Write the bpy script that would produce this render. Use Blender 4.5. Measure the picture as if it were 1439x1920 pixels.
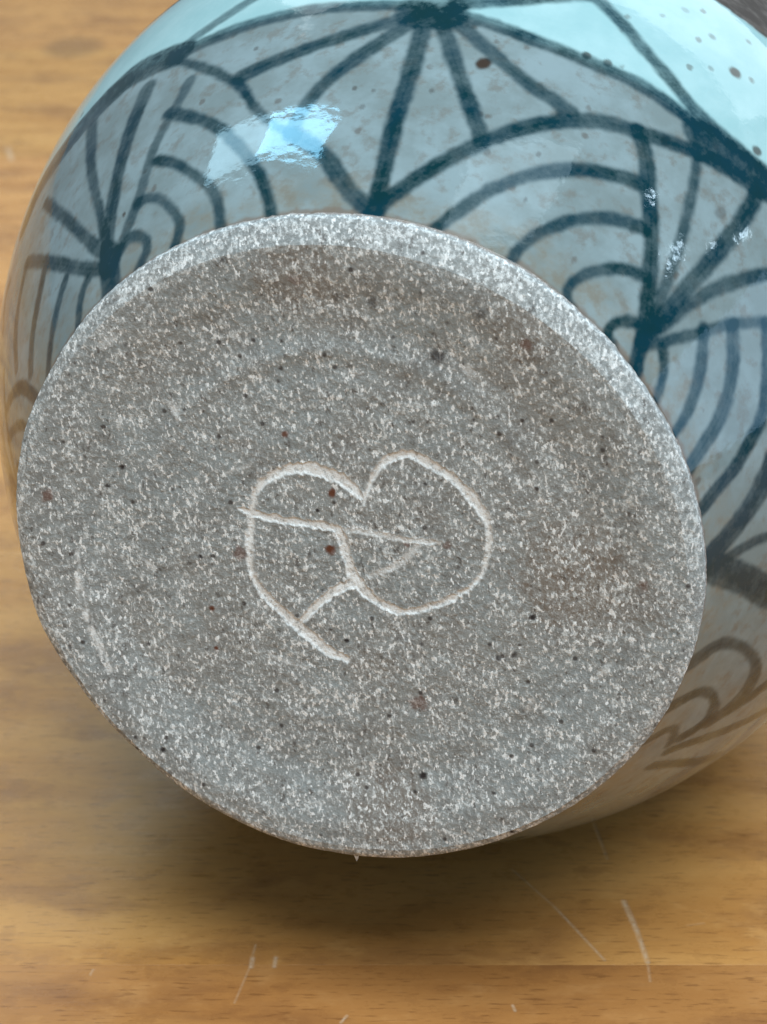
import bpy, math, random
import numpy as np
from mathutils import Matrix, Vector

# ------------------------------------------------------------------ scene, camera, light
for o in list(bpy.data.objects):
    bpy.data.objects.remove(o, do_unlink=True)
scene = bpy.context.scene
COL = scene.collection

CAM_H = 0.147934
cam_data = bpy.data.cameras.new('camera')
cam_data.sensor_fit = 'VERTICAL'
cam_data.sensor_height = 24.0
cam_data.lens = 12.0 / math.tan(math.radians(13.0))
cam_data.clip_start = 0.005
cam_data.clip_end = 50.0
cam_data.dof.use_dof = True
cam_data.dof.focus_distance = 0.210
cam_data.dof.aperture_fstop = 42.0
cam = bpy.data.objects.new('camera', cam_data)
cam.location = (0.0, 0.0, CAM_H)
cam.rotation_euler = (math.radians(90.0 - 26.0), 0.0, 0.0)
COL.objects.link(cam)
scene.camera = cam

world = bpy.data.worlds.new('World')
scene.world = world
world.use_nodes = True
bg = world.node_tree.nodes['Background']
bg.inputs['Color'].default_value = (0.78, 0.91, 1.0, 1.0)
bg.inputs['Strength'].default_value = 0.26


def area_lamp(name, direction, distance, sx, sy, power, color, target=(0.02, 0.24, 0.05), xaxis=None):
    d = bpy.data.lights.new(name, 'AREA')
    d.shape = 'RECTANGLE'
    d.size, d.size_y = sx, sy
    d.energy = power
    d.color = color
    o = bpy.data.objects.new(name, d)
    v = Vector(direction).normalized()
    o.location = Vector(target) + v * distance
    if xaxis is None:
        o.rotation_euler = v.to_track_quat('Z', 'Y').to_euler()
    else:
        u = Vector(xaxis)
        u = (u - v * u.dot(v)).normalized()
        o.rotation_euler = Matrix((u, v.cross(u), v)).transposed().to_euler()
    COL.objects.link(o)
    return o


# the room's window behind and to the left (its two panes show as reflections on the glaze), small lamps
# added for glints and a window on the right, broad soft light from above, an added fill lamp over the camera
U = (0.71, -0.45, 0.57)
area_lamp('window_pane_light', (-0.395, 0.405, 0.825), 1.2, 0.29, 0.10, 1.8, (0.28, 0.70, 1.0), xaxis=U)
area_lamp('window_curtain_light', (-0.54, 0.48, 0.69), 1.2, 0.24, 0.12, 0.66, (0.45, 0.80, 1.0), xaxis=U)
for d, sx, sy in (((0.80, 0.02, 0.60), 0.075, 0.010), ((0.684, 0.094, 0.724), 0.028, 0.012), ((0.87, 0.14, 0.47), 0.022, 0.012), ((0.845, 0.08, 0.53), 0.014, 0.010)):
    area_lamp('glint_light', d, 1.2, sx, sy, 150 * sx * sy, (0.62, 0.84, 1.0), xaxis=(0.118, -0.08, -0.127))  # added only to set small glints on the glaze
area_lamp('side_window_light', (0.96, -0.15, 0.17), 1.5, 0.9, 0.6, 4.0, (0.42, 0.70, 1.0), xaxis=(0, 1, 0))
area_lamp('skylight', (0.31, 0.10, 0.94), 1.3, 0.42, 0.20, 0.9, (0.62, 0.86, 1.0), xaxis=(1, 0, 0))
area_lamp('back_window_light', (0.25, 0.86, 0.62), 1.9, 2.6, 0.9, 15.0, (0.84, 0.96, 1.0), xaxis=(1, 0, 0))
area_lamp('fill_light', (0.12, -0.42, 1.0), 1.7, 1.4, 1.0, 37.0, (0.92, 0.98, 1.0), xaxis=(1, 0, 0))  # added fill for the foot, from above and behind the camera

vs = scene.view_settings
vs.view_transform = 'Standard'
vs.look = 'None'
vs.exposure = 0.0
vs.gamma = 1.0
vs.use_curve_mapping = False

# ------------------------------------------------------------------ measured data
# painted brush lines on the pot: (strength, [(angle rad, height mm, width mm), ...])
LINES = [
    (1,[(1.445,24.9,1.78),(1.445,23.7,1.8),(1.431,16.5,1.88),(1.424,9.4,2.0),(1.413,5.4,2.1),(1.404,1.7,2.18)]),
    (0.95,[(1.423,25.1,1.68),(1.393,22.5,1.68),(1.329,17.3,1.71),(1.266,13.3,1.76),(1.214,10.5,1.78)]),
    (0.8,[(1.412,25.1,1.87),(1.387,24.5,1.75),(1.292,21.1,1.71),(1.181,18.3,1.77),(1.072,17.3,1.86)]),
    (0.85,[(1.449,24.9,1.7),(1.466,23.5,1.82),(1.526,20.3,1.92),(1.582,17.6,1.95),(1.622,15.4,1.93),(1.657,12.6,1.86),(1.676,9.8,1.8)]),
    (0.8,[(1.451,25.1,1.88),(1.556,22.5,1.95),(1.649,21.1,2.04),(1.746,19.9,2.15),(1.834,19.1,2.2)]),
    (0.6,[(1.457,25.1,4.84),(1.413,25.2,4.78)]),
    (1,[(1.401,1.3,2.03),(1.346,4.1,1.98),(1.28,7.2,1.92),(1.213,10.4,1.88),(1.146,13.4,1.9),(1.063,16.4,1.94),(0.992,18.2,1.99),(0.945,18.9,2.03),(0.882,19.9,2.03),(0.837,20.8,2.01),(0.805,21.4,2.03),(0.762,22.2,2.08),(0.708,23.0,2.11),(0.664,23.6,2.1),(0.618,24.6,2.05)]),
    (0.9,[(1.436,25.3,1.85),(1.309,24.7,1.83),(1.201,23.9,1.79),(1.095,23.9,1.77),(1.048,24.0,1.79),(0.999,24.3,1.81),(0.933,24.4,1.83),(0.891,24.3,1.83),(0.85,24.4,1.82),(0.812,24.1,1.82)]),
    (0.85,[(1.387,26.7,1.92),(1.316,28.0,1.86),(1.248,29.6,1.86),(1.147,33.6,1.88),(1.106,32.3,1.77),(1.013,29.2,1.7),(0.908,26.7,1.75),(0.831,25.4,1.79),(0.757,25.6,1.79),(0.695,25.8,1.81),(0.64,26.1,1.85)]),
    (0.8,[(0.82,23.6,3.47),(0.739,24.4,3.46),(0.636,25.8,3.44)]),
    (0.8,[(1.45,25.9,1.74),(1.563,26.0,1.81),(1.68,26.5,1.9),(1.776,26.8,2.03),(1.877,27.1,2.2),(1.957,27.3,2.3),(2.027,27.8,2.33)]),
    (0.95,[(2.02,27.8,3.82),(2.089,29.1,4.03),(2.156,30.4,4.29),(2.239,30.3,4.4),(2.334,30.4,4.4),(2.434,30.9,4.4),(2.522,31.5,4.4),(2.585,30.2,4.4)]),
    (0.6,[(1.821,32.7,1.77),(1.854,31.6,1.8),(1.938,30.0,1.81),(2.023,28.7,1.81)]),
    (0.95,[(2.033,27.2,1.34),(1.945,23.1,1.32),(1.874,19.6,1.27),(1.831,17.6,1.21),(1.788,14.0,1.2),(1.729,11.0,1.27),(1.655,9.1,1.33)]),
    (0.95,[(1.675,9.5,2.12),(1.655,9.1,2.04),(1.602,7.7,1.96),(1.551,5.7,1.94),(1.493,3.1,1.96),(1.417,1.0,2.02),(1.392,1.2,2.11)]),
    (1,[(2.028,18.6,1.74),(1.955,16.0,1.65),(1.883,13.2,1.55),(1.815,9.8,1.52),(1.752,6.3,1.56),(1.713,3.7,1.65),(1.689,1.0,1.72)]),
    (0.85,[(2.049,12.5,1.43),(1.998,10.9,1.37),(1.938,8.3,1.33),(1.879,5.8,1.36),(1.85,3.6,1.49),(1.837,0.8,1.6)]),
    (0.8,[(2.103,8.4,1.8),(2.08,8.4,1.49),(2.036,7.3,1.24),(1.991,4.9,1.27),(1.964,2.9,1.54),(1.984,0.8,1.78)]),
    (0.9,[(2.193,4.2,2.11),(2.147,5.1,1.75),(2.1,4.4,1.45),(2.072,2.5,1.63),(2.109,0.8,1.91)]),
    (0.9,[(2.103,25.3,2.34),(2.136,21.3,2.3),(2.164,17.0,2.29),(2.189,12.5,2.28),(2.212,8.5,2.27),(2.229,5.1,2.3)]),
    (1,[(2.284,27.8,1.8),(2.28,22.2,1.72),(2.273,18.3,1.6),(2.247,12.3,1.56),(2.232,8.4,1.64),(2.226,4.4,1.75)]),
    (1,[(2.472,24.9,1.58),(2.396,17.8,1.62),(2.314,11.0,1.67),(2.248,6.1,1.72)]),
    (0.6,[(1.977,22.0,1.54),(2.006,18.8,1.59),(2.046,16.1,1.61),(2.075,13.3,1.6),(2.107,8.5,1.67),(2.177,4.7,1.79),(2.212,3.4,1.86)]),
    (1,[(2.578,20.5,1.75),(2.446,12.4,1.78),(2.337,6.9,1.84),(2.234,3.6,1.88)]),
    (0.9,[(2.22,4.9,3.45),(2.224,1.5,3.52)]),
    (0.9,[(2.587,19.7,1.68),(2.635,17.6,1.68),(2.688,14.7,1.68),(2.726,10.1,1.68)]),
    (0.95,[(2.49,13.6,1.81),(2.542,10.8,1.81),(2.601,8.4,1.81),(2.653,5.0,1.81)]),
    (1,[(2.401,8.0,1.68),(2.454,6.2,1.68),(2.512,3.7,1.68),(2.556,1.4,1.68)]),
    (1,[(2.31,4.6,1.55),(2.347,3.7,1.55),(2.378,0.9,1.55)]),
    (0.9,[(2.699,26.0,1.42),(2.748,26.4,1.42),(2.782,22.1,1.42)]),
    (1,[(0.93,19.3,1.83),(0.877,17.1,1.81),(0.832,14.2,1.81),(0.756,10.6,1.85),(0.695,7.3,1.92),(0.641,4.6,1.99),(0.603,2.5,2.06),(0.572,0.7,2.1)]),
    (0.8,[(0.798,21.4,1.38),(0.757,17.6,1.4),(0.714,13.5,1.43),(0.681,10.3,1.47),(0.642,6.8,1.52),(0.619,4.5,1.57)]),
    (1,[(0.652,24.5,1.88),(0.645,23.0,1.86),(0.631,18.9,1.88),(0.623,13.4,1.93),(0.616,9.4,2.01),(0.613,5.7,2.11),(0.607,3.0,2.18)]),
    (0.9,[(0.502,19.0,1.48),(0.509,18.3,1.5),(0.543,15.2,1.53),(0.57,12.1,1.57),(0.586,9.0,1.63),(0.596,5.4,1.69)]),
    (0.9,[(0.419,16.0,1.31),(0.427,15.3,1.32),(0.482,11.2,1.35),(0.521,7.9,1.38),(0.566,4.4,1.4),(0.592,2.8,1.42)]),
    (1,[(1.235,0.4,1.57),(1.184,3.7,1.66),(1.127,7.0,1.71),(1.072,9.3,1.73),(0.996,11.8,1.74),(0.922,13.4,1.76),(0.856,14.4,1.78)]),
    (0.95,[(1.013,0.2,1.6),(1.014,2.6,1.56),(0.968,5.6,1.53),(0.91,8.2,1.53),(0.846,10.0,1.54),(0.784,11.0,1.56)]),
    (0.95,[(0.805,0.2,1.14),(0.85,1.0,1.4),(0.845,2.9,1.48),(0.807,5.0,1.45),(0.758,6.6,1.44),(0.71,7.4,1.45)]),
    (1,[(0.65,0.2,1.15),(0.7,0.9,1.4),(0.692,2.5,1.46),(0.642,3.9,1.4)]),
    (1,[(0.556,4.1,1.46),(0.506,2.9,1.33),(0.46,0.2,1.05)]),
    (1,[(0.52,8.7,1.55),(0.457,6.7,1.63),(0.379,3.1,1.56),(0.359,0.2,1.25)]),
    (1,[(0.476,11.5,1.78),(0.405,9.7,1.8),(0.331,7.0,1.85),(0.287,3.9,1.91),(0.253,0.6,1.94)]),
    (1,[(0.423,15.0,1.74),(0.319,12.3,1.77),(0.247,10.5,1.79),(0.209,7.9,1.81),(0.175,5.9,1.85),(0.156,3.8,1.92),(0.127,0.9,1.99)]),
    (1.1,[(0.137,10.4,2.7),(0.11,9.4,2.73),(0.073,7.9,2.78),(0.031,5.5,2.86),(0.002,3.3,2.96),(-0.025,0.9,3.0)]),
    (0.9,[(-0.055,9.7,1.27),(-0.053,8.9,1.3),(-0.047,6.8,1.38),(-0.052,4.7,1.47),(-0.055,1.9,1.53)]),
    (1,[(-0.039,0.5,3.54),(-0.123,4.9,3.51),(-0.229,10.4,3.47)]),
    (0.85,[(-0.342,2.6,2.58),(-0.326,4.2,2.12),(-0.339,6.5,1.59),(-0.379,9.3,1.37),(-0.435,11.9,1.64),(-0.488,13.1,2.26),(-0.539,13.3,2.73),(-0.593,12.3,2.85),(-0.624,10.7,2.85)]),
    (0.9,[(-0.502,2.3,2.25),(-0.485,4.3,1.87),(-0.497,6.5,1.39),(-0.541,8.5,1.47),(-0.596,9.8,2.01),(-0.636,9.4,2.31),(-0.669,7.6,2.33)]),
    (0.9,[(-0.639,1.7,1.81),(-0.613,3.7,1.62),(-0.636,5.4,1.35),(-0.693,6.3,1.41)]),
    (0.9,[(-0.665,24.1,1.75),(-0.657,22.2,1.88),(-0.671,19.7,1.94),(-0.693,14.4,1.94),(-0.706,10.2,1.94),(-0.727,7.4,1.94)]),
    (0.9,[(-0.833,22.4,1.93),(-0.819,16.7,1.88),(-0.798,11.3,1.84),(-0.792,7.2,1.89)]),
    (0.9,[(-0.531,17.6,2.2),(-0.537,16.8,2.2),(-0.566,15.1,2.2),(-0.598,12.9,2.2)]),
]
MARK = [
    (1,[(1.65,5.94,0.75),(0.73,7.29,1.25),(-0.94,8.32,1.25),(-2.61,8.92,1.25),(-4.41,8.93,1.25),(-6.24,8.34,1.0),(-7.93,7.32,0.75),(-8.7,5.9,0.75),(-9.22,3.54,0.75),(-9.69,1.15,0.62),(-9.99,-1.03,0.69),(-9.59,-3.23,0.81),(-8.18,-5.15,0.94),(-6.4,-7.08,1.12),(-4.75,-8.83,1.25),(-3.32,-10.25,1.25),(-1.6,-10.97,0.88)]),
    (1,[(1.92,5.18,0.44),(2.37,6.48,0.56),(2.97,7.76,0.69),(4.0,9.36,0.75),(5.87,10.35,0.88),(7.53,10.02,1.12),(9.13,8.96,0.94),(10.76,7.73,0.88),(12.1,6.13,1.06),(13.05,4.47,1.0),(13.66,2.86,0.69),(13.38,0.75,0.5),(12.63,-1.6,0.5),(11.49,-3.05,0.56),(9.43,-4.45,0.62),(6.87,-5.49,0.75),(4.6,-5.97,0.88),(2.65,-5.26,0.88),(1.22,-4.09,1.0),(0.28,-2.64,1.19),(-0.21,-0.97,1.0),(-0.45,0.97,1.0),(-0.73,2.62,0.94)]),
    (0.95,[(-10.0,4.75,0.56),(-8.16,4.04,0.88),(-5.76,3.54,0.94),(-3.3,3.22,0.88),(-0.92,2.73,0.94)]),
    (0.7,[(-0.92,2.73,0.56),(1.93,2.4,0.56),(4.33,1.92,0.69),(6.68,1.43,0.56),(8.96,1.39,0.44)]),
    (1,[(0.67,-2.86,1.0),(-1.42,-3.39,1.0),(-3.13,-4.59,0.94),(-4.39,-5.85,0.88),(-5.41,-6.83,0.75)]),
    (0.6,[(6.64,0.99,0.75),(4.7,-0.94,0.75),(1.9,-2.13,0.75)]),
    (0.4,[(-9.16,-10.65,0.5),(-7.6,-11.55,0.5),(-5.84,-12.1,0.5)]),
]
LIT_ARC_FLECKS = [
    (0.9,[(-27.11,0.34,0.51),(-27.49,-2.53,0.72),(-27.35,-6.01,0.62),(-26.77,-9.24,0.82),(-25.78,-12.49,0.72)]),  # lit wall of the dish, painted as a pale arc
    (0.7,[(-15.31,15.44,0.72),(-14.98,14.11,1.03),(-14.35,13.03,0.51)]),
    (0.6,[(-21.01,0.09,0.31),(-19.71,-1.32,0.72)]),
    (0.6,[(22.74,-12.22,0.51),(23.83,-10.84,0.62)]),
    (0.5,[(-8.62,9.22,0.41),(-11.34,8.42,0.31)]),
    (0.45,[(13.0,18.39,1.03),(14.03,16.34,0.51)]),
    (0.4,[(-20.89,21.6,1.03),(-18.56,23.11,0.51)]),
    (0.5,[(15.6,-16.27,0.41),(16.2,-15.1,0.31)]),
]
BROWN = [
    (21.13,-2.69,6.67,0.8),
    (25.96,-4.28,4.62,0.5),
    (1.38,-27.45,5.64,0.7),
    (-1.68,27.76,4.62,0.6),
    (18.09,21.8,3.59,0.6),
    (0.88,-11.97,3.08,0.4),
    (8.6,-7.83,3.08,0.35),
]
RUST = [
    (-0.96,6.38,0.46,1),
    (-1.9,0.57,0.56,1),
    (-4.75,12.4,0.41,0.9),
    (-14.38,-5.68,0.41,1),
    (-10.79,0.14,0.77,0.6),
    (-29.07,6.56,0.82,0.7),
    (4.98,-15.66,1.03,0.6),
    (-14.56,-10.04,0.26,1),
    (18.49,20.8,0.62,0.6),
    (27.52,-2.63,0.51,0.5),
    (9.43,1.06,0.46,0.5),
    (5.62,1.05,0.31,0.7),
    (-1.74,27.26,0.72,0.4),
]
DARK = [
    (4.72,-23.68,0.46,1),
    (-14.78,-0.16,0.31,1),
    (16.88,-6.31,0.41,1),
    (-21.5,-21.17,0.36,1),
    (-21.15,9.13,0.31,1),
    (13.14,-29.43,0.31,1),
    (10.2,19.7,0.82,0.8),
    (-2.62,4.59,0.21,1),
    (3.85,-25.41,0.26,0.9),
    (13.23,-10.59,0.36,0.8),
    (14.79,-10.28,0.36,0.8),
    (-1.32,-9.01,0.26,1),
    (-22.97,7.21,0.26,0.9),
    (-13.49,-0.15,0.26,0.9),
    (-21.55,-9.75,0.31,0.9),
    (8.01,7.26,0.21,0.8),
    (4.9,25.09,0.51,0.5),
    (14.69,23.86,0.72,0.5),
]
SPECK = [
    (1.288,19.3,1.0,1),
    (0.868,20.2,0.76,1),
    (0.825,34.4,0.76,0.9),
    (0.7,27.4,0.65,0.8),
    (0.9,37.2,0.53,0.5),
    (0.833,41.2,0.47,0.5),
    (0.971,38.8,0.47,0.3),
    (0.87,32.3,0.35,0.4),
    (1.546,14.5,0.35,0.6),
    (1.812,22.6,0.35,0.5),
    (1.371,14.8,0.35,0.5),
    (1.247,13.3,0.41,0.5),
    (0.784,12.8,0.53,0.3),
    (0.68,18.2,0.82,0.4),
    (0.803,10.2,0.59,0.3),
    (2.04,12.3,0.29,0.8),
    (2.157,8.4,0.35,0.8),
    (1.501,14.2,0.29,0.4),
    (1.514,12.2,0.41,0.4),
    (1.085,11.4,0.35,0.5),
    (1.192,9.6,0.41,0.5),
    (1.058,6.6,0.29,0.5),
    (1.1,24.6,0.59,0.8),
    (1.055,24.9,0.53,0.7),
]
SCRATCH_GLINT = [
    ((14.7,210.1),(19.1,202.9),0.31,0.5),
    ((19.1,202.9),(23.8,193.3),0.38,0.75),
    ((26.9,203.9),(27.8,198.5),0.69,1),
    ((27.8,198.5),(28.4,192.9),0.62,0.9),
    ((24.9,219.3),(25.8,212.2),0.44,0.45),
    ((-13.9,196.0),(-14.2,193.5),0.31,0.5),
    ((-14.1,193.7),(-14.2,192.1),0.56,1),  # this and the next are highlights painted as pale strokes
    ((-11.6,193.8),(-11.7,192.2),0.5,1),
    ((-14.3,192.2),(-15.6,186.1),0.31,0.35),
    ((-3.8,184.0),(-4.4,182.9),0.38,0.9),
    ((-31.1,191.7),(-31.3,190.8),0.38,0.4),
    ((33.5,199.5),(35.3,199.9),0.38,0.25),
    ((-86.1,493.5),(-83.9,484.4),1.25,0.8),
    ((13.5,185.7),(13.7,184.8),0.38,0.9),
    ((28.4,192.9),(28.3,189.7),0.38,0.4),
]
STAIN = [
    ((-87.2,584.2),(-78.4,587.6),0.88,0.6),
    ((-41.1,192.0),(-30.9,192.8),0.19,0.0),
]
BODY_ORIGIN = [-0.002562, 0.185026, 0.052574]
BODY_X = [0.96798, -0.226115, 0.109022]
BODY_Y = [0.102124, -0.04202, -0.993884]
BODY_Z = [0.229313, 0.973194, -0.017583]
FOOT_ORIGIN = [-0.003083, 0.185157, 0.05326]
FOOT_X = [0.96861, -0.223428, 0.108973]
FOOT_Y = [0.102932, -0.038543, -0.993941]
FOOT_Z = [0.226275, 0.973958, -0.014335]
SIDE = -1.0
ZONE = [
    (0.64,26.1),
    (0.695,25.8),
    (0.757,25.6),
    (0.812,24.1),
    (0.85,24.4),
    (0.891,24.3),
    (0.933,24.4),
    (0.999,24.3),
    (1.048,24.0),
    (1.095,23.9),
    (1.201,23.9),
    (1.309,24.7),
    (1.436,25.3),
    (1.45,25.9),
    (1.563,26.0),
    (1.68,26.5),
    (1.776,26.8),
    (1.877,27.1),
    (1.957,27.3),
    (2.02,27.8),
    (2.027,27.8),
    (2.089,29.1),
    (2.156,30.4),
    (2.239,30.3),
    (2.334,30.4),
    (2.434,30.9),
    (2.522,31.5),
    (2.585,30.2),
]

rng = np.random.default_rng(7)


# ------------------------------------------------------------------ helpers
def link(name, me, parent=None, mat=None):
    o = bpy.data.objects.new(name, me)
    COL.objects.link(o)
    if parent is not None:
        o.parent = parent
    if mat is not None:
        me.materials.append(mat)
    return o


def np_mesh(name, verts, quads, smooth=True, attrs=None):
    me = bpy.data.meshes.new(name)
    verts = np.ascontiguousarray(verts, dtype=np.float32)
    quads = np.ascontiguousarray(quads, dtype=np.int32)
    me.vertices.add(len(verts))
    me.vertices.foreach_set('co', verts.ravel())
    n = len(quads)
    k = quads.shape[1]
    me.loops.add(n * k)
    me.loops.foreach_set('vertex_index', quads.ravel())
    me.polygons.add(n)
    me.polygons.foreach_set('loop_start', np.arange(0, n * k, k, dtype=np.int32))
    me.polygons.foreach_set('loop_total', np.full(n, k, dtype=np.int32))
    me.polygons.foreach_set('use_smooth', np.full(n, smooth, dtype=bool))
    me.update(calc_edges=True)
    for key, val in (attrs or {}).items():
        a = me.attributes.new(key, 'FLOAT', 'POINT')
        a.data.foreach_set('value', np.ascontiguousarray(val, dtype=np.float32).ravel())
    return me


def grid_quads(rows, cols, wrap=True):
    i = np.arange(rows - 1)[:, None]
    j = np.arange(cols if wrap else cols - 1)[None, :]
    j2 = (j + 1) % cols
    return np.stack([i * cols + j, i * cols + j2, (i + 1) * cols + j2, (i + 1) * cols + j], -1).reshape(-1, 4)


def smooth_poly(p, it=2):
    p = np.array(p, float)
    for _ in range(it):
        if len(p) < 3:
            break
        q = [p[0]]
        for a, b in zip(p[:-1], p[1:]):
            q += [a * .75 + b * .25, a * .25 + b * .75]
        q.append(p[-1])
        p = np.array(q)
    return p


def value_noise(x, y, seed, octaves=3):
    """cheap periodic-free value noise on numpy arrays, about -1..1"""
    out = np.zeros(np.broadcast(x, y).shape)
    amp, tot = 1.0, 0.0
    r = np.random.default_rng(seed)
    for o in range(octaves):
        tab = r.uniform(-1, 1, (256, 256))
        xf, yf = np.floor(x), np.floor(y)
        tx, ty = x - xf, y - yf
        tx, ty = tx * tx * (3 - 2 * tx), ty * ty * (3 - 2 * ty)
        xi, yi = xf.astype(int) & 255, yf.astype(int) & 255
        x1, y1 = (xi + 1) & 255, (yi + 1) & 255
        out = out + amp * ((tab[xi, yi] * (1 - tx) + tab[x1, yi] * tx) * (1 - ty)
                           + (tab[xi, y1] * (1 - tx) + tab[x1, y1] * tx) * ty)
        tot += amp
        amp *= 0.5
        x, y = x * 2.03 + 11.7, y * 2.03 + 5.3
    return out / tot


def sstep(a, b, x):
    t = np.clip((x - a) / (b - a), 0, 1)
    return t * t * (3 - 2 * t)


class NT:
    """small node tree builder"""
    def __init__(self, name):
        self.m = bpy.data.materials.new(name)
        self.m.use_nodes = True
        self.t = self.m.node_tree
        self.b = self.t.nodes['Principled BSDF']

    def n(self, kind, **kw):
        nd = self.t.nodes.new(kind)
        for k, v in kw.items():
            setattr(nd, k, v)
        return nd

    def put(self, nd, sock, val):
        s = nd.inputs[sock]
        if isinstance(val, bpy.types.NodeSocket):
            self.t.links.new(val, s)
        elif val is not None:
            s.default_value = val if not (isinstance(val, tuple) and len(val) == 3 and s.type == 'RGBA') else (*val, 1)

    def math(self, op, a, b=None, c=None, clamp=False):
        nd = self.n('ShaderNodeMath', operation=op, use_clamp=clamp)
        self.put(nd, 0, a)
        if b is not None:
            self.put(nd, 1, b)
        if c is not None:
            self.put(nd, 2, c)
        return nd.outputs[0]

    def mix(self, f, a, b, blend='MIX'):
        nd = self.n('ShaderNodeMix', data_type='RGBA', blend_type=blend)
        self.put(nd, 'Factor', f)
        self.put(nd, 6, a)
        self.put(nd, 7, b)
        return nd.outputs[2]

    def attr(self, name):
        return self.n('ShaderNodeAttribute', attribute_name=name).outputs['Fac']

    def ss(self, x, a, b, lo=0.0, hi=1.0):
        nd = self.n('ShaderNodeMapRange', interpolation_type='SMOOTHSTEP')
        self.put(nd, 0, x)
        for i, v in enumerate((a, b, lo, hi)):
            nd.inputs[i + 1].default_value = v
        return nd.outputs[0]

    def coords(self, scale=(1, 1, 1), loc=(0, 0, 0), rot=(0, 0, 0)):
        tc = self.n('ShaderNodeTexCoord')
        mp = self.n('ShaderNodeMapping')
        self.t.links.new(tc.outputs['Object'], mp.inputs['Vector'])
        mp.inputs['Scale'].default_value = scale
        mp.inputs['Location'].default_value = loc
        mp.inputs['Rotation'].default_value = rot
        return mp.outputs[0]

    def noise(self, v, scale, detail=3, rough=0.55, dist=0.0):
        nd = self.n('ShaderNodeTexNoise')
        self.put(nd, 'Vector', v)
        nd.inputs['Scale'].default_value = scale
        nd.inputs['Detail'].default_value = detail
        nd.inputs['Roughness'].default_value = rough
        nd.inputs['Distortion'].default_value = dist
        return nd.outputs['Fac']

    def voro(self, v, scale, rand=1.0, feature='F1'):
        nd = self.n('ShaderNodeTexVoronoi', feature=feature)
        self.put(nd, 'Vector', v)
        nd.inputs['Scale'].default_value = scale
        nd.inputs['Randomness'].default_value = rand
        return nd

    def bump(self, h, strength, dist, normal=None):
        nd = self.n('ShaderNodeBump')
        nd.inputs['Strength'].default_value = strength
        nd.inputs['Distance'].default_value = dist
        self.put(nd, 'Height', h)
        if normal is not None:
            self.put(nd, 'Normal', normal)
        return nd.outputs[0]


MM = (1000.0, 1000.0, 1000.0)


# ------------------------------------------------------------------ materials
def glaze_material():
    g = NT('celadon_glaze')
    v = g.coords(MM)
    zone, band, paint, speck = g.attr('zone'), g.attr('band'), g.attr('paint'), g.attr('speck')
    thin = g.attr('thin')
    big = g.noise(v, 0.16, 4, 0.6)
    mid = g.noise(v, 0.55, 4, 0.6)
    grey = g.mix(g.ss(big, 0.35, 0.68), (0.178, 0.236, 0.246), (0.235, 0.318, 0.345))
    grey = g.mix(g.math('MULTIPLY', g.ss(mid, 0.48, 0.72), 0.6), grey, (0.150, 0.148, 0.130))
    pale = g.mix(g.ss(big, 0.3, 0.7), (0.30, 0.51, 0.54), (0.37, 0.58, 0.61))
    base = g.mix(zone, grey, pale)
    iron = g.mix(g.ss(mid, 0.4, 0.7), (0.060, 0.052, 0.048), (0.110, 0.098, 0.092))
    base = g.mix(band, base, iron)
    # glaze runs thin and warm beside the bare foot
    base = g.mix(g.math('MULTIPLY', thin, g.ss(mid, 0.25, 0.65, 0.05, 0.45)), base, (0.215, 0.190, 0.135))
    # iron specks scattered in the clay
    vo = g.voro(g.coords((1000, 1000, 760), (3, 9, 4)), 0.36)
    fine = g.ss(g.math('ADD', vo.outputs['Distance'], g.math('MULTIPLY', g.noise(v, 1.4, 3, 0.6), 0.22)), 0.17, 0.30, 1.0, 0.0)
    pick = g.n('ShaderNodeSeparateColor')
    g.t.links.new(vo.outputs['Color'], pick.inputs[0])
    fine = g.math('MULTIPLY', fine, g.ss(pick.outputs[0], 0.55, 0.62, 0.0, 0.55))
    base = g.mix(fine, base, (0.085, 0.062, 0.045))
    base = g.mix(speck, base, (0.045, 0.032, 0.024))
    # brush strokes: cobalt-teal pigment under the glaze, greener where it is thick
    base = g.mix(g.attr('margin'), base, (0.170, 0.115, 0.080))
    streak = g.noise(g.coords((1000, 1000, 1000)), 0.9, 4, 0.65)
    ink = g.mix(g.ss(big, 0.35, 0.65), (0.000, 0.032, 0.052), (0.000, 0.028, 0.036))
    cover = g.math('MULTIPLY', paint, g.ss(streak, 0.25, 0.7, 0.93, 1.16), clamp=True)
    base = g.mix(cover, base, ink)
    g.put(g.b, 'Base Color', base)
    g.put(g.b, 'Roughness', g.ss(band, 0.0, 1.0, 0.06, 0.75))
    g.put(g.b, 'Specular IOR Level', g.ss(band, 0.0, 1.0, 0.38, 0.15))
    g.b.inputs['IOR'].default_value = 1.45
    h = g.math('ADD', g.math('MULTIPLY', g.noise(v, 0.28, 2, 0.5), 1.0),
               g.math('MULTIPLY', g.noise(v, 1.3, 2, 0.5), 0.22))
    h = g.math('ADD', h, g.math('MULTIPLY', paint, -0.10))
    g.put(g.b, 'Normal', g.bump(h, 0.034, 0.0010))
    return g.m


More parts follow.
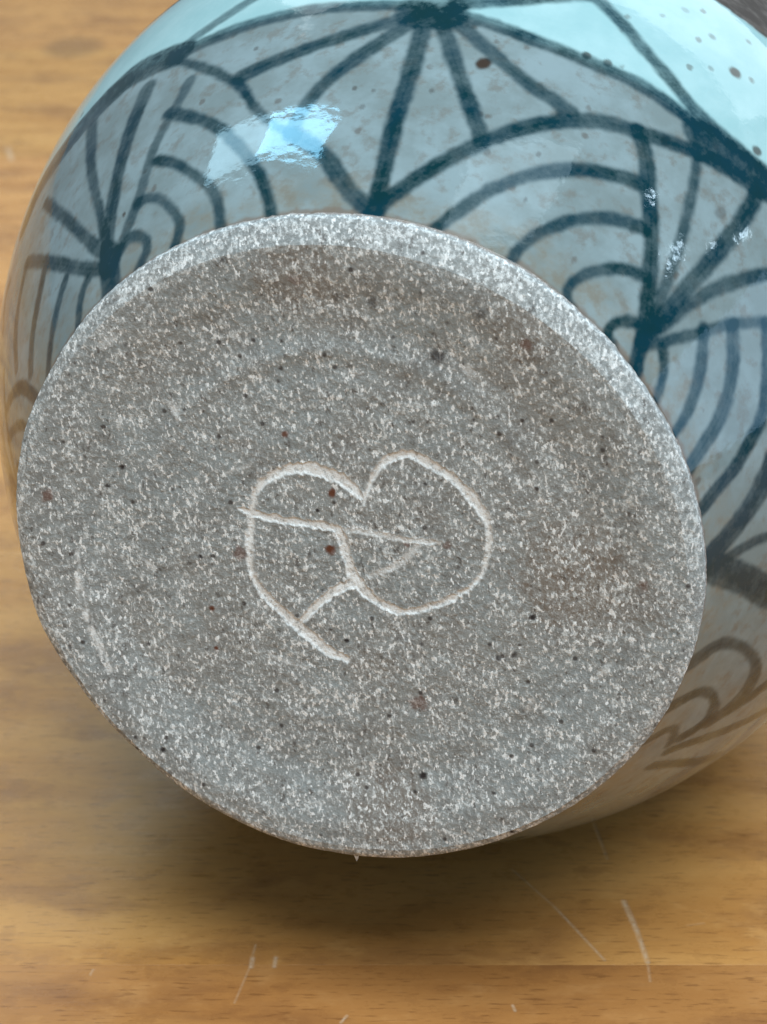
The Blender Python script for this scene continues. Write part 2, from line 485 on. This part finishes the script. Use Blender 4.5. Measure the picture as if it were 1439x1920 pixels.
def clay_material():
    g = NT('bare_stoneware')
    v = g.coords(MM)
    vs_ = g.coords((1000.0, 640.0, 1000.0))
    edge, mark, rust, dark = g.attr('edge'), g.attr('mark'), g.attr('rust'), g.attr('dark')
    big = g.noise(v, 0.075, 3, 0.6)
    mid = g.noise(v, 0.33, 4, 0.6)
    base = g.mix(g.ss(big, 0.40, 0.62), (0.285, 0.335, 0.350), (0.285, 0.312, 0.312))
    base = g.mix(g.math('MULTIPLY', g.attr('brown'), g.ss(mid, 0.3, 0.6, 0.5, 1.0)), base, (0.215, 0.165, 0.120))
    base = g.mix(g.ss(mid, 0.35, 0.7, 0.0, 0.6), base, (0.180, 0.188, 0.186))
    # grog: pale quartz and feldspar flecks of several sizes
    n1 = g.noise(vs_, 2.45, 3, 0.75)
    n2 = g.noise(g.coords((1000.0, 520.0, 1000.0), (31, 17, 5)), 2.8, 2, 0.6)
    clump = g.noise(v, 0.42, 2, 0.5)
    thr = g.math('ADD', n1, g.math('MULTIPLY', g.math('SUBTRACT', clump, 0.5), 0.22))
    thr = g.math('ADD', thr, g.math('MULTIPLY', edge, 0.045))
    base = g.mix(g.ss(thr, 0.38, 0.60, 0.0, 0.50), base, (0.43, 0.475, 0.49))
    base = g.mix(g.ss(thr, 0.52, 0.67, 0.0, 0.85), base, (0.70, 0.77, 0.79))
    thr2 = g.math('ADD', n2, g.math('MULTIPLY', g.math('SUBTRACT', clump, 0.5), 0.15))
    base = g.mix(g.ss(thr2, 0.575, 0.65, 0.0, 1.0), base, (0.86, 0.92, 0.94))
    base = g.mix(g.ss(g.noise(vs_, 1.2, 3, 0.7), 0.30, 0.41, 0.75, 0.0), base, (0.095, 0.092, 0.088))
    vo = g.voro(v, 0.75)
    sep = g.n('ShaderNodeSeparateColor')
    g.t.links.new(vo.outputs['Color'], sep.inputs[0])
    f = g.math('MULTIPLY', g.ss(vo.outputs['Distance'], 0.10, 0.26, 0.85, 0.0), g.ss(sep.outputs[1], 0.80, 0.84))
    base = g.mix(f, base, (0.040, 0.034, 0.032))
    base = g.mix(rust, base, (0.130, 0.045, 0.022))
    base = g.mix(dark, base, (0.022, 0.020, 0.022))
    # scratched lines expose crumbly pale clay; the painted lit arc shares this colour
    crumb = g.ss(g.noise(vs_, 2.6, 3, 0.7), 0.36, 0.50, 0.40, 1.0)
    base = g.mix(g.math('MULTIPLY', mark, crumb, clamp=True), base, (0.88, 0.94, 0.96))
    toast = g.attr('toast')
    base = g.mix(toast, base, (0.190, 0.120, 0.085))
    g.put(g.b, 'Base Color', base)
    g.b.inputs['Roughness'].default_value = 0.72
    h = g.math('ADD', g.math('MULTIPLY', n1, 0.6), g.math('MULTIPLY', g.noise(v, 5.0, 2, 0.6), 0.25))
    g.put(g.b, 'Normal', g.bump(h, 0.55, 0.00035))
    return g.m


def wood_material():
    g = NT('varnished_wood')
    info = g.n('ShaderNodeObjectInfo')
    rnd = info.outputs['Random']
    tc = g.n('ShaderNodeTexCoord')
    off = g.n('ShaderNodeCombineXYZ')
    g.put(off, 0, g.math('MULTIPLY', rnd, 900.0))
    g.put(off, 1, g.math('MULTIPLY', rnd, 370.0))
    add = g.n('ShaderNodeVectorMath', operation='MULTIPLY_ADD')
    g.t.links.new(tc.outputs['Object'], add.inputs[0])
    add.inputs[1].default_value = MM
    g.t.links.new(off.outputs[0], add.inputs[2])
    base_v = add.outputs[0]

    def stretch(sx, sy, rot=0.0):
        mp = g.n('ShaderNodeMapping')
        g.t.links.new(base_v, mp.inputs['Vector'])
        mp.inputs['Scale'].default_value = (sx, sy, 0.2)
        mp.inputs['Rotation'].default_value = (0, 0, rot)
        return mp.outputs[0]
    grain = g.noise(stretch(0.014, 0.10), 1.0, 4, 0.55, 0.3)
    fine = g.noise(stretch(0.07, 1.1), 1.0, 4, 0.65, 0.3)
    blot = g.noise(stretch(0.040, 0.075), 1.0, 5, 0.62, 0.2)
    fig = g.noise(stretch(0.16, 0.22), 1.0, 6, 0.70, 0.15)
    c = g.mix(g.ss(grain, 0.32, 0.68), (0.455, 0.214, 0.060), (0.565, 0.290, 0.090))
    c = g.mix(g.ss(fig, 0.34, 0.47, 0.30, 0.0), c, (0.27, 0.120, 0.040))
    c = g.mix(g.ss(blot, 0.47, 0.64, 0.0, 0.55), c, (0.275, 0.125, 0.045))
    c = g.mix(g.ss(fig, 0.50, 0.70, 0.0, 0.42), c, (0.64, 0.350, 0.120))
    c = g.mix(g.ss(fine, 0.52, 0.74, 0.0, 0.26), c, (0.300, 0.140, 0.050))
    pore = g.noise(stretch(0.30, 2.6), 1.0, 2, 0.6)
    c = g.mix(g.ss(pore, 0.58, 0.68, 0.0, 0.55), c, (0.20, 0.085, 0.026))
    c = g.mix(1.0, c, info.outputs['Color'], 'MULTIPLY')
    # worn scratches, painted glints and stains where they lie on the boards
    sep = g.n('ShaderNodeSeparateXYZ')
    geo = g.n('ShaderNodeNewGeometry')
    g.t.links.new(geo.outputs['Position'], sep.inputs[0])
    px = g.math('MULTIPLY', sep.outputs[0], 1000.0)
    py = g.math('MULTIPLY', sep.outputs[1], 1000.0)
    rag = g.noise(stretch(1.3, 1.3), 1.0, 3, 0.7)
    tot = None
    for (a, b, w, k) in SCRATCH_GLINT:
        dx, dy = b[0] - a[0], b[1] - a[1]
        L2 = dx * dx + dy * dy + 1e-6
        ux = g.math('SUBTRACT', px, a[0])
        uy = g.math('SUBTRACT', py, a[1])
        t = g.math('DIVIDE', g.math('ADD', g.math('MULTIPLY', ux, dx), g.math('MULTIPLY', uy, dy)), L2, clamp=True)
        ex = g.math('SUBTRACT', ux, g.math('MULTIPLY', t, dx))
        ey = g.math('SUBTRACT', uy, g.math('MULTIPLY', t, dy))
        d = g.math('SQRT', g.math('ADD', g.math('MULTIPLY', ex, ex), g.math('MULTIPLY', ey, ey)))
        d = g.math('ADD', d, g.math('MULTIPLY', g.math('SUBTRACT', rag, 0.5), w * 0.9))
        f = g.ss(d, w * 0.10, w * 0.75, k, 0.0)
        tot = f if tot is None else g.math('MAXIMUM', tot, f)
    c = g.mix(g.math('MULTIPLY', tot, g.ss(rag, 0.35, 0.65, 0.25, 0.75)), c, (0.62, 0.48, 0.34))
    a, b, w, k = STAIN[0]
    ex = g.math('DIVIDE', g.math('SUBTRACT', px, (a[0] + b[0]) / 2), 9.0)
    ey = g.math('DIVIDE', g.math('SUBTRACT', py, (a[1] + b[1]) / 2), 13.0)
    d = g.math('ADD', g.math('ADD', g.math('MULTIPLY', ex, ex), g.math('MULTIPLY', ey, ey)), g.math('MULTIPLY', blot, 0.6))
    c = g.mix(g.ss(d, 0.5, 1.5, 0.5, 0.0), c, (0.16, 0.085, 0.04))
    g.put(g.b, 'Base Color', c)
    g.put(g.b, 'Roughness', g.ss(fig, 0.3, 0.7, 0.24, 0.36))
    g.b.inputs['IOR'].default_value = 1.48
    g.b.inputs['Specular IOR Level'].default_value = 0.22
    h = g.math('ADD', g.math('MULTIPLY', fine, 0.5), g.math('MULTIPLY', fig, 0.6))
    h = g.math('SUBTRACT', h, g.math('MULTIPLY', tot, 0.8))
    g.put(g.b, 'Normal', g.bump(h, 0.25, 0.0004))
    return g.m


GLAZE, CLAY, WOOD = glaze_material(), clay_material(), wood_material()

# ------------------------------------------------------------------ the table: boards laid side by side
table = bpy.data.objects.new('table_top', None)
COL.objects.link(table)
table['kind'] = 'structure'
table['label'] = 'varnished golden brown wooden table top with scratches'
PW = 0.098
JOINT_Y = 0.1925


def board_mesh(length, width, thick, bev):
    xs = [-length / 2, -length / 2 + bev, length / 2 - bev, length / 2]
    ys = [0, bev, width - bev, width]
    V, Fc = [], []
    for i, x in enumerate(xs):
        for j, y in enumerate(ys):
            z = 0.0 if 0 < i < 3 and 0 < j < 3 else -bev * 0.6
            V.append((x, y, z))
    for i in range(3):
        for j in range(3):
            Fc.append((i * 4 + j, (i + 1) * 4 + j, (i + 1) * 4 + j + 1, i * 4 + j + 1))
    ring = [0, 4, 8, 12, 13, 14, 15, 11, 7, 3, 2, 1]
    base = len(V)
    for r in ring:
        V.append((V[r][0], V[r][1], -thick))
    m = len(ring)
    for k in range(m):
        Fc.append((ring[(k + 1) % m], ring[k], base + k, base + (k + 1) % m))
    Fc.append(tuple(base + k for k in reversed(range(m))))
    me = bpy.data.meshes.new('plank')
    me.from_pydata(V, [], Fc)
    me.update()
    return me


plank_me = board_mesh(1.7, PW - 0.00001, 0.022, 0.00003)
plank_me.materials.append(WOOD)
for k in range(-3, 10):
    o = link('plank', plank_me, table)
    o.color = (0.80, 0.75, 0.78, 1) if k == -1 else (1.0, 1.0 - 0.02 * (k % 3), 1.0 - 0.05 * (k % 2), 1)
    o.location = (0.03 * ((k * 7) % 5 - 2), JOINT_Y + k * PW, 0.0)

# ------------------------------------------------------------------ the pot
Rb, S1, E1, E2, R0 = 51.72, 47.58, 1.74081, 0.93497, 33.5


def radius(s):
    """outer profile in mm, s measured from the foot along the axis"""
    s = np.asarray(s, float)
    u = np.clip((s - 1.5) / (S1 - 1.5), 0, 1)
    r = R0 + (Rb - R0) * (1 - (1 - u) ** E1) ** (1 / E2)
    r = np.where(s < 4.5, 35.2287 - 0.6009 * (4.5 - s), r)
    v = np.maximum(s - S1, 0)
    return r - np.where(v < 30, 0.003 * v * v, 2.7 + 0.18 * (v - 30))


def frame(x, y, z, o):
    m = Matrix.Identity(4)
    for i in range(3):
        m[i][0], m[i][1], m[i][2], m[i][3] = x[i], y[i], z[i], o[i]
    return m


pot = bpy.data.objects.new('pottery_vessel', None)
pot.empty_display_size = 0.02
COL.objects.link(pot)
body_m = frame(BODY_X, BODY_Y, BODY_Z, BODY_ORIGIN)
pot.matrix_world = body_m
pot['label'] = 'round stoneware pot lying on its side, teal brush pattern, bare speckled foot towards the viewer'
pot['category'] = 'pot'

# --- glazed body
th = np.concatenate([np.linspace(-1.25, 3.15, 1240, endpoint=False),
                     np.linspace(3.15, 2 * math.pi - 1.25, 170, endpoint=False)])
H_RIM = 105.0
s_out = np.concatenate([np.linspace(0.2, 47.0, 242, endpoint=False), np.linspace(47.0, H_RIM, 64)])
r_out = radius(s_out)
rim_r = float(r_out[-1])
prof_s = list(s_out) + [H_RIM + 1.2, H_RIM + 1.9, H_RIM + 1.2]
prof_r = list(r_out) + [rim_r - 0.5, rim_r - 1.9, rim_r - 3.3]
for s in np.linspace(H_RIM, 6.0, 40):
    prof_s.append(s)
    prof_r.append(float(radius(s)) - 3.8)
prof_s += [4.5, 4.2]
prof_r += [22.0, 0.5]
prof_s, prof_r = np.array(prof_s), np.array(prof_r)
TH, SS = np.meshgrid(th, prof_s)
RR = np.repeat(prof_r[:, None], len(th), 1)
# throwing rings and the slight unevenness of the hand
RR = RR + 0.005 * np.sin(SS * 0.95 + 0.6 * np.sin(TH)) * sstep(3, 10, SS) + 0.10 * np.sin(2 * TH + 0.7) * sstep(2, 25, SS)
foot_rel = body_m.inverted() @ frame(FOOT_X, FOOT_Y, FOOT_Z, FOOT_ORIGIN) @ Matrix.Translation((0, 0, -0.0011))
near = 1 - sstep(2.0, 25.0, SS)                     # the foot was trimmed a little off centre
RR = RR - 3.0 * (1 - sstep(0.2, 0.55, SS))            # the lip tucks in behind the bare foot
co = np.stack([RR * np.cos(TH) + near * foot_rel.translation.x * 1000, -RR * np.sin(TH) + near * foot_rel.translation.y * 1000, SS], -1).reshape(-1, 3) * 0.001
rows, cols = TH.shape
n_out = len(s_out)

# painted lines rasterised on the surface grid
arc = np.concatenate([[0], np.cumsum(np.hypot(np.diff(s_out), np.diff(r_out)))])
KX = 45.5
GX = (th * KX)[None, :]
GY = arc[:, None]
paint = np.zeros((n_out, cols))
edge_n = value_noise(GX * 1.1 + 0 * GY, GY * 1.1 + 0 * GX, 3, 3) * 0.16 + value_noise(GX * 0.3 + 0 * GY, GY * 0.3 + 0 * GX, 4, 2) * 0.12
dens_n = value_noise(GX * 0.25 + 0 * GY, GY * 0.25 + 0 * GX, 9, 3)


def paint_line(k, pts, shift=0.0):
    pts = [tuple(p) for p in pts]
    if pts[-1][1] < 2.8 and pts[-2][1] > pts[-1][1]:      # strokes run on under the trimmed edge
        (a0, b0, _), (a1, b1, w1) = pts[-2], pts[-1]
        f = (b1 - 0.3) / max(b0 - b1, 0.5)
        pts.append((a1 + (a1 - a0) * min(f, 1.5), 0.3, w1))
    if pts[0][1] < 2.8 and pts[1][1] > pts[0][1]:
        (a0, b0, _), (a1, b1, w1) = pts[1], pts[0]
        f = (b1 - 0.3) / max(b0 - b1, 0.5)
        pts.insert(0, (a1 + (a1 - a0) * min(f, 1.5), 0.3, w1))
    P = smooth_poly(pts, 2)
    x = (P[:, 0] + shift) * KX
    y = np.interp(P[:, 1], s_out, arc)
    w = P[:, 2] * 0.56
    x0, x1 = x.min() - 4, x.max() + 4
    y0, y1 = y.min() - 4, y.max() + 4
    js = np.where((GX[0] > x0) & (GX[0] < x1))[0]
    is_ = np.where((GY[:, 0] > y0) & (GY[:, 0] < y1))[0]
    if len(js) == 0 or len(is_) == 0:
        return
    sl = (slice(is_[0], is_[-1] + 1), slice(js[0], js[-1] + 1))
    gx, gy = GX[:, sl[1]], GY[sl[0], :]
    best = np.full((gy.shape[0], gx.shape[1]), 9.0)
    for i in range(len(x) - 1):
        dx, dy = x[i + 1] - x[i], y[i + 1] - y[i]
        L2 = dx * dx + dy * dy + 1e-9
        t = np.clip(((gx - x[i]) * dx + (gy - y[i]) * dy) / L2, 0, 1)
        d = np.hypot(gx - x[i] - t * dx, gy - y[i] - t * dy)
        hw = w[i] + (w[i + 1] - w[i]) * t
        best = np.minimum(best, d - hw)
    a = 1 - sstep(-0.50, 0.26, best + edge_n[sl])
    rimd = 1.0 - 0.12 * sstep(-1.0, -0.45, -np.abs(best + 0.35) - 0.1)
    a = a * np.clip(k ** 0.5 * (0.93 + 0.22 * dens_n[sl]), 0, 1) * rimd
    paint[sl] = 1 - (1 - paint[sl]) * (1 - a)


for k, pts in LINES:
    paint_line(k, pts)
for lo, hi, shift in ((0.15, 2.05, 2.40), (0.55, 1.75, 3.97)):       # the pattern goes on round the back
    for k, pts in LINES:
        t = [p[0] for p in pts]
        if min(t) > lo and max(t) < hi:
            paint_line(k, pts, shift)
zt = np.array([p[0] for p in ZONE])
zs = np.array([p[1] for p in ZONE])
zt = np.concatenate([[-1.3, 0.3], zt, [2.75, 5.1]])
zs = np.concatenate([[26, 26], zs, [28, 26]])
zb = np.interp(th, zt, zs)[None, :]
SO = s_out[:, None] + 0 * GX
zone = sstep(-0.45, 0.45, SO - zb + 3 * 0.1 * edge_n)
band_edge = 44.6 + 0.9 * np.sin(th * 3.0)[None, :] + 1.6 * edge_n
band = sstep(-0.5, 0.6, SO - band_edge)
thin = 1 - sstep(0.3, 4.5, SO - 1.5 + 2.0 * dens_n)
margin = 0.6 * (1 - sstep(0.75, 1.15, SO + 1.4 * edge_n + 0.35 * dens_n))
speck = np.zeros_like(paint)
for t0, s0, r, k in SPECK:
    a0 = np.interp(s0, s_out, arc)
    d = np.hypot(GX - t0 * KX, (GY - a0) * 0.85) + 0.5 * r * edge_n * 2
    speck = np.maximum(speck, k * (1 - sstep(r * 0.5, r * 1.05, d)))


def full(a, tail):
    out = np.full((rows, cols), float(tail))
    out[:n_out] = a
    return out


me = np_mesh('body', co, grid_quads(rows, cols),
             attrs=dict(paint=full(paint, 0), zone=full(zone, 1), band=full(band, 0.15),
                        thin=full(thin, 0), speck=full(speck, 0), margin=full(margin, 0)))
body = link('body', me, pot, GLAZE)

# --- bare foot: dished disc with a bevelled edge and the scratched mark


def foot_height(X, Y):
    r = np.hypot(X, Y)
    a = np.arctan2(Y, X)
    wob = 0.5 * np.sin(a + 0.8) + 0.25 * np.sin(3 * a)
    h = 0.8 * (1 - sstep(22.5, 30.4, r + wob))                     # shallow dish inside the foot rim
    h = h - 0.10 * np.exp(-((r + wob - 20.5) / 0.8) ** 2) * (0.5 + 0.5 * np.sin(a - 0.3 + 0.4 * wob)) + 0.02 * np.sin(r * 1.7 + a)   # trimming rings
    h = h + 0.07 * value_noise(X * 0.35 + 40, Y * 0.35 + 40, 21, 3)
    h = h + 0.035 * value_noise(X * 2.2 + 90, Y * 2.2 + 90, 22, 2)
    return h


def stroke_field(X, Y, strokes):
    f = np.zeros_like(X)
    jag = value_noise(X * 3.0 + 70, Y * 1.9 + 70, 31, 2) * 0.20 + value_noise(X * 0.9 + 7, Y * 0.9 + 7, 32, 2) * 0.12
    for k, pts in strokes:
        P = smooth_poly(pts, 2)
        best = np.full_like(X, 9.0)
        for i in range(len(P) - 1):
            ax, ay, aw = P[i]
            bx, by, bw = P[i + 1]
            dx, dy = bx - ax, by - ay
            t = np.clip(((X - ax) * dx + (Y - ay) * dy) / (dx * dx + dy * dy + 1e-9), 0, 1)
            best = np.minimum(best, np.hypot(X - ax - t * dx, Y - ay - t * dy) - 0.5 * (aw + (bw - aw) * t))
        f = np.maximum(f, k * (1 - sstep(-0.22, 0.16, best + jag)))
    return f


def blob_field(X, Y, blobs):
    f = np.zeros_like(X)
    jag = value_noise(X * 2.2 + 15, Y * 2.2 + 15, 41, 2)
    for bx, by, r, k in blobs:
        f = np.maximum(f, k * (1 - sstep(r * 0.45, r * 1.15, np.hypot(X - bx, Y - by) + jag * r * 0.45)))
    return f


R_FLAT = 30.2


def inner_edge(a):
    """radius where the bevel starts: wide at the top and upper right, narrow at the left and below"""
    w = np.exp(-((((a - math.radians(68)) + math.pi) % (2 * math.pi) - math.pi) / math.radians(62)) ** 2)
    return 32.0 - 1.6 * w


nr, na = 215, 1150
rr = np.linspace(0.02, R_FLAT, nr)
aa = np.linspace(0, 2 * math.pi, na, endpoint=False)
AA, RR2 = np.meshgrid(aa, rr)
RR2 = RR2 * np.where(RR2 > 16, 1 + (inner_edge(AA) / R_FLAT - 1) * (RR2 - 16) / (R_FLAT - 16), 1)
FX, FY = RR2 * np.cos(AA), RR2 * np.sin(AA)          # FY up in the foot's own frame (mesh y = -FY)
sel = RR2 < 16.0
mark = np.zeros_like(FX)
nin = int((rr < 16.0).sum())
mark[:nin] = stroke_field(FX[:nin], FY[:nin], MARK)
ht = foot_height(FX, FY)
lit_arc_flecks = stroke_field(FX, FY, LIT_ARC_FLECKS) * sstep(-0.6, 0.1, value_noise(FX * 1.6 + 33, FY * 1.1 + 33, 61, 3))
burr = np.clip(mark * (1 - mark) * 4, 0, 1)
ht = ht + 0.10 * mark - 0.05 * burr                   # cut into the clay, burr raised on both sides
edge = sstep(inner_edge(AA) - 0.9, inner_edge(AA), RR2)
mark_soft = np.maximum(mark, lit_arc_flecks)
at = dict(mark=mark_soft, edge=edge, rust=blob_field(FX, FY, RUST), dark=blob_field(FX, FY, DARK), toast=0 * FX, brown=blob_field(FX, FY, BROWN))
fv = np.stack([FX, -FY, ht], -1).reshape(-1, 3) * 0.001
quads = grid_quads(nr, na)
qm = mark.ravel()[quads].mean(1) > 0.30


def sub_mesh(name, keep):
    q = quads[keep]
    ids, inv = np.unique(q, return_inverse=True)
    return np_mesh(name, fv[ids], inv.reshape(q.shape), attrs={k: v.ravel()[ids] for k, v in at.items()})


foot = link('foot', sub_mesh('foot', ~qm), pot, CLAY)
foot.matrix_local = foot_rel
foot['label'] = 'bare grey speckled clay foot with a scratched mark'
mark_o = link('scratched_mark', sub_mesh('scratched_mark', qm), foot, CLAY)
mark_o['label'] = 'white scratched heart-shaped maker mark'

# bevelled edge of the foot and the short bare wall behind it
er = np.array([30.2, 30.45, 30.9, 31.4, 31.9, 32.4, 32.75, 32.9, 32.9, 32.6, 33.2])
ez = np.array([0.0, 0.10, 0.30, 0.52, 0.76, 1.02, 1.26, 1.52, 1.9, 2.3, 2.55])
er = np.interp(np.linspace(0, 10, 45), np.arange(11), er)
ez = np.interp(np.linspace(0, 10, 45), np.arange(11), ez)
A3, R3 = np.meshgrid(aa, er)
Z3 = np.repeat(ez[:, None], na, 1)
IE = inner_edge(A3)
Z3 = np.where(Z3 < 1.26, Z3 * (32.9 - IE) / 2.7, Z3)
Z3 = np.maximum.accumulate(Z3, axis=0)
R3 = np.where(ez[:, None] < 1.9, IE + (R3 - 30.2) * (32.9 - IE) / 2.7, R3)
OUT_A = np.radians([-180, -166, -155, -138, -125, -112, -102, -89, -78, -62, -47, -31, -18, -5, 1, 15, 28, 40, 54, 67, 91, 118, 129, 144, 156, 169, 180])
OUT_R = np.array([33.0, 33.4, 32.65, 32.4, 33.05, 33.45, 33.5, 33.4, 33.0, 32.65, 32.65, 33.05, 33.2, 33.35, 33.25, 33.05, 32.8, 32.85, 33, 33, 33, 33.05, 33.05, 32.85, 33.15, 33.2, 33.0])
uneven = np.interp((A3 + math.pi) % (2 * math.pi) - math.pi, OUT_A, 33.0 + 0.6 * (OUT_R - 33.0)) - 32.95 + 0.07 * value_noise(np.cos(A3) * 7 + 30, np.sin(A3) * 7 + 30, 51, 3)
k_edge = sstep(0.0, 0.45, (R3 - IE) / (32.9 - IE)) * (ez[:, None] < 1.5) + 1.0 * (ez[:, None] >= 1.5)
EX, EY = R3 * np.cos(A3), R3 * np.sin(A3)
grain = 0.05 * value_noise(EX * 2.2 + 90, EY * 2.2 + 90, 22, 2) + 0.06 * value_noise(EX * 1.1 + 9, EY * 1.1 + Z3 * 2, 23, 2)
Rn = R3 + k_edge * (uneven + grain) * (1 - sstep(2.3, 2.5, Z3))
h0 = foot_height(EX, EY) * (1 - k_edge)
EX, EY = Rn * np.cos(A3), Rn * np.sin(A3)
ev = np.stack([EX, -EY, Z3 + h0 + k_edge * grain], -1).reshape(-1, 3) * 0.001
eat = dict(mark=0 * A3, edge=1 - sstep(1.3, 1.7, Z3), rust=blob_field(EX, EY, RUST) * (Z3 < 1), dark=blob_field(EX, EY, DARK) * (Z3 < 1),
           brown=0 * A3,
           toast=0.6 * sstep(1.35, 1.7, Z3 + 0.5 * uneven))
bev = link('bevelled_edge', np_mesh('bevelled_edge', ev, grid_quads(45, na), attrs=eat), foot, CLAY)
bev['label'] = 'pale bevelled edge of the foot'

# a small torn tick of clay on the lower edge
tick = bpy.data.meshes.new('clay_burr')
tx, ty = -3.10, 33.35
tv = [(tx - .16, ty - .2, .6), (tx + .22, ty - .15, .55), (tx + .2, ty, 1.2), (tx - .14, ty, 1.25), (tx - .02, ty + .6, .75), (tx + .12, ty + .4, .95)]
tick.from_pydata([(a * .001, b * .001, c * .001) for a, b, c in tv], [],
                 [(0, 1, 4), (1, 5, 4), (1, 2, 5), (2, 3, 5), (3, 4, 5), (3, 0, 4), (0, 3, 2, 1)])
for nm, val in (('mark', 0.6), ('edge', 1.0), ('rust', 0.0), ('dark', 0.0), ('toast', 0.0), ('brown', 0.0)):
    a = tick.attributes.new(nm, 'FLOAT', 'POINT')
    a.data.foreach_set('value', [val] * len(tv))
link('clay_burr', tick, foot, CLAY)
